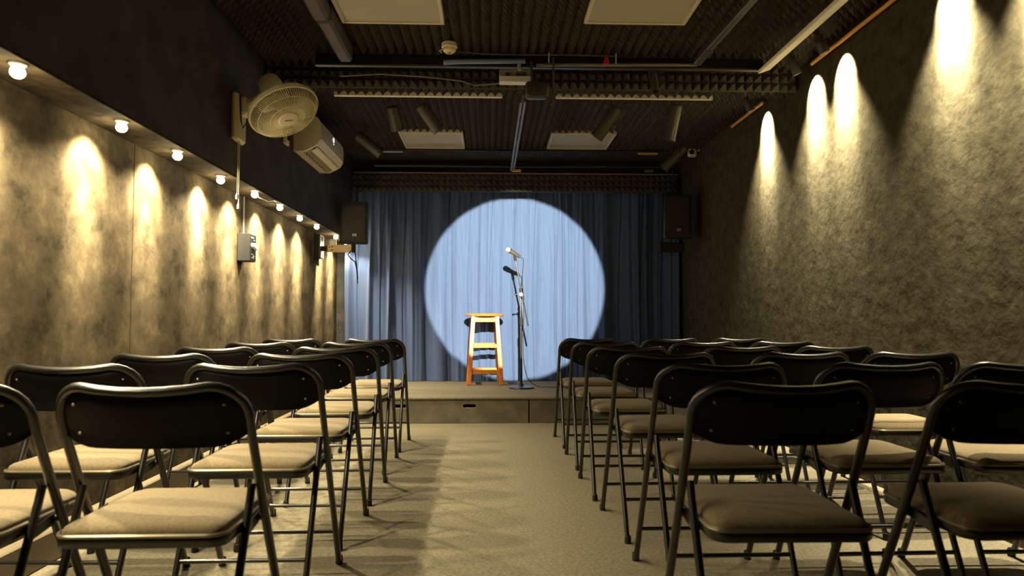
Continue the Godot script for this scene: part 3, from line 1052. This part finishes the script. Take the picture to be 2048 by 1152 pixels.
	tube(s, [Vector3(0.046, 0.13, 0.045), Vector3(0.052, 0.06, 0.05), Vector3(0.048, -0.02, 0.03), Vector3(0.06, -0.07, 0.035), Vector3(0.09, 0.0, 0.0), Vector3(0.12, 0.06, -0.01)], 0.004, 6)
	obj("power_cord", s, M.rubber, t)

func air_conditioner() -> void:
	var z0 := -5.42
	var z1 := -6.27
	var t := thing("air_conditioner", "cream split air conditioner on the upper left wall behind the fan", "air conditioner", Vector3(XU, 2.28, z0))
	var L := z0 - z1
	# profile in (x out of the wall, y up)
	var poly := PackedVector2Array([Vector2(0.0, 0.0), Vector2(0.055, 0.0), Vector2(0.055, 0.02), Vector2(0.15, 0.055), Vector2(0.155, 0.04), Vector2(0.185, 0.055), Vector2(0.208, 0.09), Vector2(0.212, 0.16), Vector2(0.205, 0.235), Vector2(0.185, 0.265), Vector2(0.15, 0.275), Vector2(0, 0.275)])
	var s := mb()
	extrude(s, poly, Transform3D(Basis(), Vector3(0, 0, -L + 0.03)), L - 0.06)
	obj("body", s, M.ac_plastic, t)
	var endp := PackedVector2Array([Vector2(0.0, -0.004), Vector2(0.09, -0.002), Vector2(0.155, 0.03), Vector2(0.187, 0.05), Vector2(0.212, 0.09), Vector2(0.216, 0.16), Vector2(0.209, 0.237), Vector2(0.188, 0.269), Vector2(0.15, 0.279), Vector2(0, 0.279)])
	for z in [-0.03, -L]:
		s = mb()
		extrude(s, endp, Transform3D(Basis(), Vector3(0, 0, z)), 0.03)
		obj("end_cap", s, M.ac_plastic, t)
	s = mb()
	extrude(s, PackedVector2Array([Vector2(0.2075, 0.095), Vector2(0.2145, 0.095), Vector2(0.2185, 0.16), Vector2(0.2115, 0.236), Vector2(0.2045, 0.236), Vector2(0.2115, 0.16)]), Transform3D(Basis(), Vector3(0, 0, -L + 0.035)), L - 0.07)
	obj("front_cover", s, M.panel_frame, t)
	# outlet recess with louvres
	s = mb()
	extrude(s, PackedVector2Array([Vector2(0.056, 0.018), Vector2(0.15, 0.052), Vector2(0.148, 0.058), Vector2(0.054, 0.024)]), Transform3D(Basis(), Vector3(0, 0, -L + 0.04)), L - 0.08)
	obj("outlet_recess", s, M.dark_slot, t)
	for k in 9:
		s = mb()
		box(s, Vector3(0.10, 0.022, -0.09 - k * 0.083), Vector3(0.07, 0.028, 0.004), 0.001, Basis(Vector3.UP, 0.5) * Basis(Vector3(0, 0, 1), 0.35))
		obj("vane", s, M.ac_plastic, t)
	s = mb()
	box(s, Vector3(0.155, 0.022, -L * 0.5), Vector3(0.052, 0.005, L - 0.09), 0.002, Basis(Vector3(0, 0, 1), 0.55))
	obj("louvre", s, M.ac_plastic, t)
	s = mb()
	for e in [[0.0, 0.03], [0.0, 0.0]]:
		for d in [[0, 0.012, 0.003, 0.012], [0, -0.012, 0.003, 0.012]]: pass
	box(s, Vector3(0.2205, 0.195, -0.42), Vector3(0.003, 0.036, 0.005), 0.001)
	box(s, Vector3(0.2205, 0.195, -0.445), Vector3(0.003, 0.036, 0.005), 0.001)
	for y in [0.178, 0.195, 0.212]: box(s, Vector3(0.2205, y, -0.4325), Vector3(0.003, 0.005, 0.022), 0.001)
	box(s, Vector3(0.2205, 0.16, -0.4325), Vector3(0.003, 0.009, 0.012), 0.001)
	obj("display", s, M.display_glow, t)
	s = mb()
	box(s, Vector3(0.217, 0.115, -L + 0.07), Vector3(0.003, 0.05, 0.03), 0.001)
	obj("sticker", s, M.orange_wood, t)

func wall_bits() -> void:
	# remote holder by the air conditioner
	var t := thing("wall_controller", "small cream wall controller with dark screen below the fan", "controller", Vector3(XU, 2.315, -5.19))
	var s := mb()
	box(s, Vector3(0.012, 0, 0), Vector3(0.024, 0.10, 0.10), 0.006)
	obj("case", s, M.cream_plastic, t)
	s = mb()
	box(s, Vector3(0.0245, 0.012, -0.012), Vector3(0.004, 0.05, 0.05), 0.001)
	obj("screen", s, M.dark_slot, t)
	# black control box
	var b := thing("control_box", "black control box with white knobs on the left wall", "control box", Vector3(XL, 1.345, -4.84))
	s = mb()
	box(s, Vector3(0.045, 0.0975, 0), Vector3(0.09, 0.195, 0.12), 0.005)
	obj("case", s, M.box_grey, b)
	s = mb()
	box(s, Vector3(0.091, 0.0975, 0), Vector3(0.004, 0.185, 0.11), 0.001)
	obj("front_plate", s, M.black_plastic, b)
	for e in [[0.112, 0.022], [0.098, -0.022]]:
		s = mb()
		lathe(s, [Vector2(0.017, 0), Vector2(0.016, 0.02), Vector2(0.012, 0.023), Vector2(0, 0.023)], 14, Transform3D(along(Vector3(1, 0, 0)), Vector3(0.093, e[0], e[1])))
		obj("knob", s, M.white_plastic, b)
	for e in [[0.165, 0.02, 0.012, 0.05], [0.15, -0.02, 0.006, 0.03], [0.05, 0.015, 0.006, 0.04], [0.038, -0.01, 0.012, 0.03], [0.025, 0.01, 0.006, 0.05]]:
		s = mb()
		box(s, Vector3(0.0935, e[0], e[1]), Vector3(0.002, e[2], e[3]), 0.0005)
		obj("marking", s, M.grey_pipe, b)
	s = mb()
	tube(s, [Vector3(XL + 0.02, 1.54, -4.85), Vector3(XL + 0.012, 1.6, -4.87), Vector3(XL + 0.008, 1.72, -4.88), Vector3(XL + 0.012, SOF, -4.87)], 0.006, 8)
	tag(obj("control_cable", s, M.grey_pipe), "cable running up the left wall from the black control box", "cable")
	var w := thing("wall_box", "shallow dark framed box on the left wall near the stage", "wall box", Vector3(XL, 1.555, -6.98))
	s = mb()
	box(s, Vector3(0.02, 0.118, 0), Vector3(0.04, 0.236, 0.17), 0.004)
	obj("case", s, M.matt_black, w)
	s = mb()
	box(s, Vector3(0.044, 0.118, 0.075), Vector3(0.014, 0.236, 0.014), 0.003)
	box(s, Vector3(0.044, 0.118, -0.075), Vector3(0.014, 0.236, 0.014), 0.003)
	box(s, Vector3(0.044, 0.23, 0), Vector3(0.014, 0.014, 0.164), 0.003)
	box(s, Vector3(0.044, 0.006, 0), Vector3(0.014, 0.014, 0.164), 0.003)
	obj("frame", s, M.can_black, w)
	s = mb()
	tube(s, [Vector3(-1.60, SOF - 0.012, -4.64), Vector3(-1.585, SOF - 0.03, -4.72), Vector3(-1.565, SOF - 0.032, -4.86), Vector3(-1.56, SOF - 0.006, -4.97), Vector3(-1.565, SOF - 0.004, -5.05)], 0.005, 6)
	tag(obj("lamp_cable", s, M.white_plastic), "white cable looping under the left ledge beside a bulb", "cable")
	# camera in the right rear corner
	var c := thing("security_camera", "small white dome camera high in the right rear corner", "camera", Vector3(2.12, 2.675, -7.0))
	s = mb()
	box(s, Vector3(0.0, 0, 0), Vector3(0.085, 0.085, 0.07), 0.014)
	tube(s, [Vector3(0.03, 0.02, 0), Vector3(0.085, 0.03, 0)], 0.012, 8)
	obj("case", s, M.white_plastic, c)
	s = mb()
	lathe(s, [Vector2(0.027, 0), Vector2(0.022, 0.012), Vector2(0, 0.018)], 16, Transform3D(along(Vector3(-0.35, -0.1, 1)), Vector3(-0.016, 0, 0.031)), 60.0)
	obj("lens", s, M.dark_slot, c)
	# red case behind the left chairs
	var k := thing("red_case", "small red case on the floor by the left end of the stage", "case", Vector3(-1.33, 0, -5.95))
	s = mb()
	box(s, Vector3(0, 0.16, 0), Vector3(0.16, 0.32, 0.12), 0.02)
	obj("shell", s, M.red_plastic, k)
	s = mb()
	tube(s, arc(Vector3(0, 0.32, 0), Vector3(0.04, 0, 0), Vector3(0, 0.04, 0), 0, PI, 10), 0.007, 6)
	obj("carry_handle", s, M.rubber, k)
	var g := thing("equipment_case", "dark grey equipment case on the floor beside the red case", "case", Vector3(-1.5, 0, -5.78))
	s = mb()
	box(s, Vector3(0, 0.12, 0), Vector3(0.24, 0.24, 0.2), 0.015)
	obj("shell", s, M.can_black, g)
	s = mb()
	box(s, Vector3(0, 0.243, 0), Vector3(0.2, 0.012, 0.16), 0.004)
	obj("lid", s, M.grey_pipe, g)

# ---------------------------------------------------------------- things under the ceiling
func ceiling_things() -> void:
	var where := ["near left", "near right", "far left", "far right"]
	var whose := ["left one of the nearer pair", "right one of the nearer pair", "left one of the pair by the curtain", "right one of the pair by the curtain"]
	for i in 4:
		var p: Array = PANELS[i]
		var w: float = p[1] - p[0]
		var d: float = p[3] - p[2]
		var t := thing("ceiling_panel", "unlit pale square light panel in the foam ceiling, " + whose[i], "light panel", Vector3((p[0] + p[1]) * 0.5, 2.70, -(p[2] + p[3]) * 0.5), "square ceiling light panels")
		var s := mb()
		box(s, Vector3(0, 0.022, 0), Vector3(w - 0.03, 0.03, d - 0.03), 0.002)
		obj("diffuser", s, M.panel_white, t)
		for e in [[w - 0.012, 0.0, 1], [w - 0.012, 0.0, -1]]:
			s = mb()
			box(s, Vector3(0, 0.02, e[2] * (d * 0.5 - 0.011)), Vector3(w, 0.04, 0.022), 0.003)
			obj("frame_bar", s, M.panel_frame, t)
			s = mb()
			box(s, Vector3(e[2] * (w * 0.5 - 0.011), 0.02, 0), Vector3(0.022, 0.04, d - 0.044), 0.003)
			obj("frame_bar", s, M.panel_frame, t)
	var s := mb()
	# wrapped duct at upper left: slightly lumpy box made of four lengths
	var du := thing("ceiling_duct", "grey wrapped duct running along the ceiling at upper left", "duct", Vector3(-0.94, 2.62, -3.3))
	var z := 1.1
	for k in 4:
		s = mb()
		var l := [0.62, 0.45, 0.55, 0.62][k] as float
		box(s, Vector3([0.0, 0.006, -0.004, 0.002][k], 0.062, z - l * 0.5), Vector3([0.092, 0.1, 0.09, 0.086][k], 0.124, l - 0.006), 0.016, Basis(Vector3.UP, [0.01, -0.02, 0.015, 0.0][k]))
		obj("duct_length", s, M.duct_wrap, du)
		z -= l
	# the black track across the room
	var tr := thing("ceiling_track", "long black cable track across the room before the beam", "track", Vector3(0.35, 2.62, -4.5))
	s = mb()
	box(s, Vector3(0, 0.04, 0), Vector3(3.0, 0.075, 0.05), 0.006)
	obj("channel", s, M.black_plastic, tr)
	s = mb()
	box(s, Vector3(0, 0.001, 0.02), Vector3(3.0, 0.012, 0.03), 0.002)
	obj("lip", s, M.can_black, tr)
	for x in [-1.2, -0.2, 0.9]:
		s = mb()
		box(s, Vector3(x, 0.105, 0), Vector3(0.03, 0.06, 0.03), 0.002)
		obj("hanger", s, M.can_black, tr)
	s = mb()
	tube(s, [Vector3(-0.30, 2.616, -4.40), Vector3(-0.2, 2.624, -4.40), Vector3(0.235, 2.632, -4.40)], 0.016, 10)
	tag(obj("blue_pipe", s, M.blue_pipe), "short blue-grey pipe lying along the black ceiling track", "pipe")
	s = mb()
	tube(s, [Vector3(0.31, 2.618, -4.43), Vector3(0.5, 2.622, -4.43), Vector3(1.38, 2.634, -4.43)], 0.011, 10)
	tag(obj("grey_conduit", s, M.grey_pipe), "thin grey conduit along the right half of the ceiling track", "pipe")
	for e in [[0.393, "left white cable tie on the black ceiling track"], [0.838, "right white cable tie on the ceiling track past the red clip"]]:
		s = mb()
		tube(s, [Vector3(e[0], 2.70, -4.42), Vector3(e[0] - 0.002, 2.65, -4.415), Vector3(e[0], 2.63, -4.42)], 0.004, 6)
		tag(obj("cable_tie", s, M.white_plastic), e[1], "cable tie")
	s = mb()
	lathe(s, [Vector2(0, -0.03), Vector2(0.018, -0.026), Vector2(0.02, -0.012), Vector2(0.011, 0.01), Vector2(0.008, 0.034), Vector2(0, 0.036)], 10, Transform3D(Basis(), Vector3(0.768, 2.64, -4.39)))
	tag(obj("red_clip", s, M.red_plastic), "small bright red clip hanging from the ceiling track", "clip")
	# junction box, round device, drop rod
	var j := thing("junction_box", "white open junction box hanging below the ceiling track", "junction box", Vector3(0.168, 2.49, -4.42))
	s = mb()
	box(s, Vector3(0, 0.02, 0), Vector3(0.205, 0.04, 0.07), 0.004)
	obj("tray", s, M.white_plastic, j)
	s = mb()
	box(s, Vector3(0, 0.068, -0.02), Vector3(0.205, 0.058, 0.03), 0.003)
	obj("back_plate", s, M.cream_dark, j)
	for x in [-0.05, 0.02, 0.06]:
		s = mb()
		box(s, Vector3(x, 0.055, 0.002), Vector3(0.028, 0.03, 0.02), 0.004)
		obj("terminal", s, M.can_black, j)
	s = mb()
	tube(s, [Vector3(0.03, 0.09, 0), Vector3(0.03, 0.14, -0.03)], 0.012, 8)
	obj("gland", s, M.white_plastic, j)
	var pz := thing("round_lens_lamp", "dark grey effect light with a round lens beside the white box", "effect light", Vector3(0.305, 2.36, -4.32))
	s = mb()
	loft(s, [sh(rrect(0.062, 0.04, 0.02, -0.05)), sh(rrect(0.075, 0.052, 0.025, -0.03)), sh(rrect(0.075, 0.052, 0.025, 0.02)), sh(rrect(0.062, 0.042, 0.02, 0.03))], true, true)
	obj("case", s, M.can_black, pz)
	s = mb()
	lathe(s, [Vector2(0.04, 0.0), Vector2(0.04, 0.012), Vector2(0.034, 0.014), Vector2(0.03, 0.008), Vector2(0.02, 0.012), Vector2(0, 0.016)], 24, Transform3D(along(Vector3(-0.1, -0.1, 1)), Vector3(-0.008, 0.062, 0.028)), 40.0)
	obj("lens", s, M.grille_cloth, pz)
	s = mb()
	tube(s, [Vector3(-0.03, 0.1, -0.01), Vector3(-0.03, 0.2, -0.05), Vector3(-0.03, 0.27, -0.08)], 0.008, 8)
	obj("stem", s, M.can_black, pz)
	s = mb()
	tube(s, [Vector3(0.421, 2.66, -4.40), Vector3(0.418, 2.5, -4.40), Vector3(0.412, 2.36, -4.40), Vector3(0.405, 2.345, -4.40)], 0.007, 8)
	tag(obj("drop_rod", s, M.can_black), "thin dark rod dropping from the ceiling track beside the round lens light", "rod")
	var sm := thing("smoke_detector", "round cream smoke detector on the foam ceiling before the beam", "smoke detector", Vector3(-0.256, 2.645, -4.31))
	s = mb()
	lathe(s, [Vector2(0, 0), Vector2(0.025, 0.0), Vector2(0.04, 0.012), Vector2(0.044, 0.03), Vector2(0.05, 0.034), Vector2(0.05, 0.06), Vector2(0, 0.06)], 24)
	obj("cover", s, M.cream_plastic, sm)
	s = mb()
	lathe(s, [Vector2(0, -0.006), Vector2(0.012, -0.004), Vector2(0.014, 0.002), Vector2(0, 0.002)], 14)
	obj("sensor", s, M.cream_dark, sm)
	s = mb()
	tube(s, [Vector3(-0.034, 0.02, 0.02), Vector3(-0.06, 0.0, 0.03), Vector3(-0.045, -0.01, 0.03)], 0.005, 6)
	obj("wire_tail", s, M.cream_plastic, sm)
	# pale battens behind the beam
	var bl := ["pale batten at the back of the beam, left length", "pale batten at the back of the beam, right length"]
	for k in 2:
		var x0 := [-1.139, 0.494][k] as float
		var x1 := [0.097, 1.667][k] as float
		s = mb()
		box(s, Vector3((x0 + x1) * 0.5, 2.595, -4.985), Vector3(x1 - x0, 0.034, 0.03), 0.003)
		tag(obj("batten", s, M.batten_white), bl[k], "batten")
	# rails running to the stage
	var cr := thing("ceiling_rail", "grey slotted metal rail running towards the stage", "rail", Vector3(0.243, 2.5, -6.0))
	s = mb()
	box(s, Vector3(0, 0.03, 0), Vector3(0.012, 0.06, 2.3), 0.002)
	box(s, Vector3(0, 0.004, 0), Vector3(0.045, 0.008, 2.3), 0.001)
	obj("channel", s, M.grey_pipe, cr)
	for k in 2:
		s = mb()
		box(s, Vector3(0, -0.0005, 0.45 - k * 0.95), Vector3(0.012, 0.003, 0.7), 0.0005)
		obj("slot", s, M.dark_slot, cr)
	for zz in [0.9, -0.8]:
		s = mb()
		tube(s, [Vector3(0, 0.05, zz), Vector3(0, 0.25, zz)], 0.006, 6)
		obj("hanger", s, M.can_black, cr)
	var rr := thing("track_rail", "thin glossy rail along the ceiling right of the near panel", "rail", Vector3(1.405, 2.63, -3.3))
	s = mb()
	box(s, Vector3(0, 0.015, 0.0), Vector3(0.035, 0.03, 2.2), 0.003, Basis(Vector3.UP, 0.03))
	obj("channel", s, M.can_black, rr)
	for x in [-0.018, 0.018]:
		s = mb()
		box(s, Vector3(x, 0.002, 0.0), Vector3(0.004, 0.006, 2.2), 0.001, Basis(Vector3.UP, 0.03))
		obj("edge_strip", s, M.aluminium, rr)
	s = mb()
	box(s, Vector3(-0.025, 0.01, -1.0), Vector3(0.05, 0.03, 0.25), 0.004)
	obj("end_block", s, M.can_black, rr)
	for zz in [0.6, -0.6]:
		s = mb()
		tube(s, [Vector3(0, 0.02, zz), Vector3(0, 0.12, zz)], 0.006, 6)
		obj("hanger", s, M.can_black, rr)
	var wb := thing("white_board_strip", "long pale painted board under the ceiling by the right wall lamps", "board", Vector3(1.842, 2.6, -3.3))
	s = mb()
	box(s, Vector3(0, 0.012, 0), Vector3(0.085, 0.022, 2.32), 0.003, Basis(Vector3(0, 0, 1), 0.35))
	obj("board", s, M.batten_white, wb)
	for zz in [0.7, -0.4, -1.0]:
		s = mb()
		box(s, Vector3(0, 0.085, zz), Vector3(0.02, 0.13, 0.03), 0.002)
		obj("hanger", s, M.can_black, wb)
	# orange rods that carry the right wall lamps
	var od := [["longer orange wooden rod along the top of the right wall", 2.3, 4.45], ["shorter orange wooden rod on the right wall beyond the beam", 5.28, 5.96]]
	for e in od:
		s = mb()
		tube(s, [Vector3(2.168, 2.657, -e[1]), Vector3(2.168, 2.657, -e[2])], 0.013, 8)
		var ro := thing("wooden_rod", e[0], "rod", Vector3.ZERO)
		obj("rod", s, M.orange_wood, ro)
		for q in [0.2, 0.8]:
			s = mb()
			var zz: float = -lerpf(e[1], e[2], q)
			tube(s, [Vector3(2.168, 2.657, zz), Vector3(2.19, 2.66, zz), Vector3(2.205, 2.66, zz)], 0.006, 6)
			obj("hook", s, M.chrome, ro)
	# unlit cans in the bay before the curtain and one at the beam
	var cans := [
		["black can spotlight hanging above the left panel by the curtain, lens towards the stage", Vector3(-0.743, 2.57, -5.2), Vector3(-0.711, 2.41, -5.28)],
		["black can spotlight tilted right, above the left panel by the curtain", Vector3(-0.525, 2.58, -5.2), Vector3(-0.386, 2.40, -5.25)],
		["black can spotlight tilted left, above the right panel by the curtain", Vector3(0.998, 2.575, -5.2), Vector3(0.837, 2.36, -5.26)],
		["black can spotlight hanging nearly upright, second from the right wall", Vector3(1.452, 2.60, -5.2), Vector3(1.403, 2.335, -5.24)],
		["black can spotlight beyond the air conditioner, tilted towards the stage", Vector3(-1.20, 2.617, -6.2), Vector3(-0.995, 2.457, -6.26)],
		["black can spotlight by the camera in the right rear corner", Vector3(1.87, 2.578, -6.4), Vector3(1.675, 2.384, -6.45)],
		["short black can spotlight hanging in front of the foam beam", Vector3(1.104, 2.60, -4.50), Vector3(1.11, 2.46, -4.46)],
	]
	for e in cans: can(e[0], e[1], e[2], 0.05 if e[1].z < -4.6 else 0.026, "unlit can spotlights under the ceiling")
	# pipes and offcuts before the header
	s = mb()
	tube(s, [Vector3(-1.05, 2.655, -6.90), Vector3(1.85, 2.662, -6.90)], 0.012, 8)
	tag(obj("lighting_bar", s, M.black_plastic), "upper black pipe across the ceiling before the curtain header", "pipe")
	s = mb()
	tube(s, [Vector3(-1.2, 2.54, -7.1), Vector3(2.0, 2.548, -7.1)], 0.016, 8)
	tag(obj("lighting_bar", s, M.black_plastic), "lower black pipe across the room just above the curtain header", "pipe")
	var oc := [["small orange wooden offcut under the pipe at the right", Vector3(1.65, 2.665, -6.985), Vector3(0.20, 0.026, 0.03), "orange_wood"], ["small pale offcut on the right end of the curtain header", Vector3(1.70, 2.512, -7.15), Vector3(0.09, 0.026, 0.03), "ledge_paint"], ["copper-coloured block on the middle of the curtain header", Vector3(0.287, 2.508, -7.15), Vector3(0.095, 0.026, 0.03), "orange_wood"], ["thin pale lath under the ceiling at the left by the curtain", Vector3(-0.99, 2.653, -6.97), Vector3(0.21, 0.008, 0.02), "white_plastic"]]
	for e in oc:
		s = mb()
		box(s, e[1], e[2], 0.003)
		tag(obj("offcut", s, M[e[3]]), e[0], "offcut")
	# loose cables along the beam
	s = mb()
	tube(s, [Vector3(-1.02, 2.60, -4.63), Vector3(-0.75, 2.615, -4.62), Vector3(-0.45, 2.60, -4.62), Vector3(-0.2, 2.575, -4.62), Vector3(-0.1, 2.545, -4.62), Vector3(0.05, 2.55, -4.6), Vector3(0.14, 2.53, -4.5), Vector3(0.16, 2.51, -4.44)], 0.005, 6)
	tag(obj("loose_cable", s, M.grey_pipe), "loose grey cable drooping along the beam into the white box", "cable")
	s = mb()
	tube(s, [Vector3(-0.2, 2.70, -4.43), Vector3(-0.05, 2.69, -4.43), Vector3(0.2, 2.685, -4.43), Vector3(0.6, 2.69, -4.43), Vector3(0.84, 2.685, -4.43)], 0.003, 5)
	tag(obj("thin_wire", s, M.grey_pipe), "thin wire strung along the top of the ceiling track", "cable")

func sh(r: PackedVector3Array) -> PackedVector3Array:
	var p := PackedVector3Array()
	for v in r: p.append(v + Vector3(0, 0.052, 0))
	return p

# ---------------------------------------------------------------- scene
func _ready() -> void:
	var cam := Camera3D.new()
	cam.name = "camera"
	add_child(cam)
	cam.position = Vector3(0, 0.95, 0)
	cam.rotation = Vector3(deg_to_rad(2.517), deg_to_rad(-1.928), 0)
	cam.fov = 45.76
	cam.near = 0.05
	cam.far = 60.0
	var at := CameraAttributesPhysical.new()
	at.frustum_focal_length = 12.0 / tan(deg_to_rad(45.76) * 0.5)
	at.frustum_focus_distance = 5.5
	at.exposure_aperture = 4.5
	cam.attributes = at
	cam.current = true
	var we := WorldEnvironment.new()
	we.name = "environment"
	var env := Environment.new()
	env.background_mode = Environment.BG_COLOR
	env.background_color = Color.BLACK
	env.tonemap_mode = Environment.TONE_MAPPER_LINEAR
	env.tonemap_exposure = 1.0
	env.sdfgi_enabled = true
	env.ssao_enabled = true
	env.ssil_enabled = true
	we.environment = env
	add_child(we)
	materials()
	stage_spot()
	left_lamps()
	right_lamps()
	shell()
	stage()
	curtain()
	chairs()
	stool()
	microphone()
	speakers()
	fan()
	air_conditioner()
	wall_bits()
	ceiling_things()
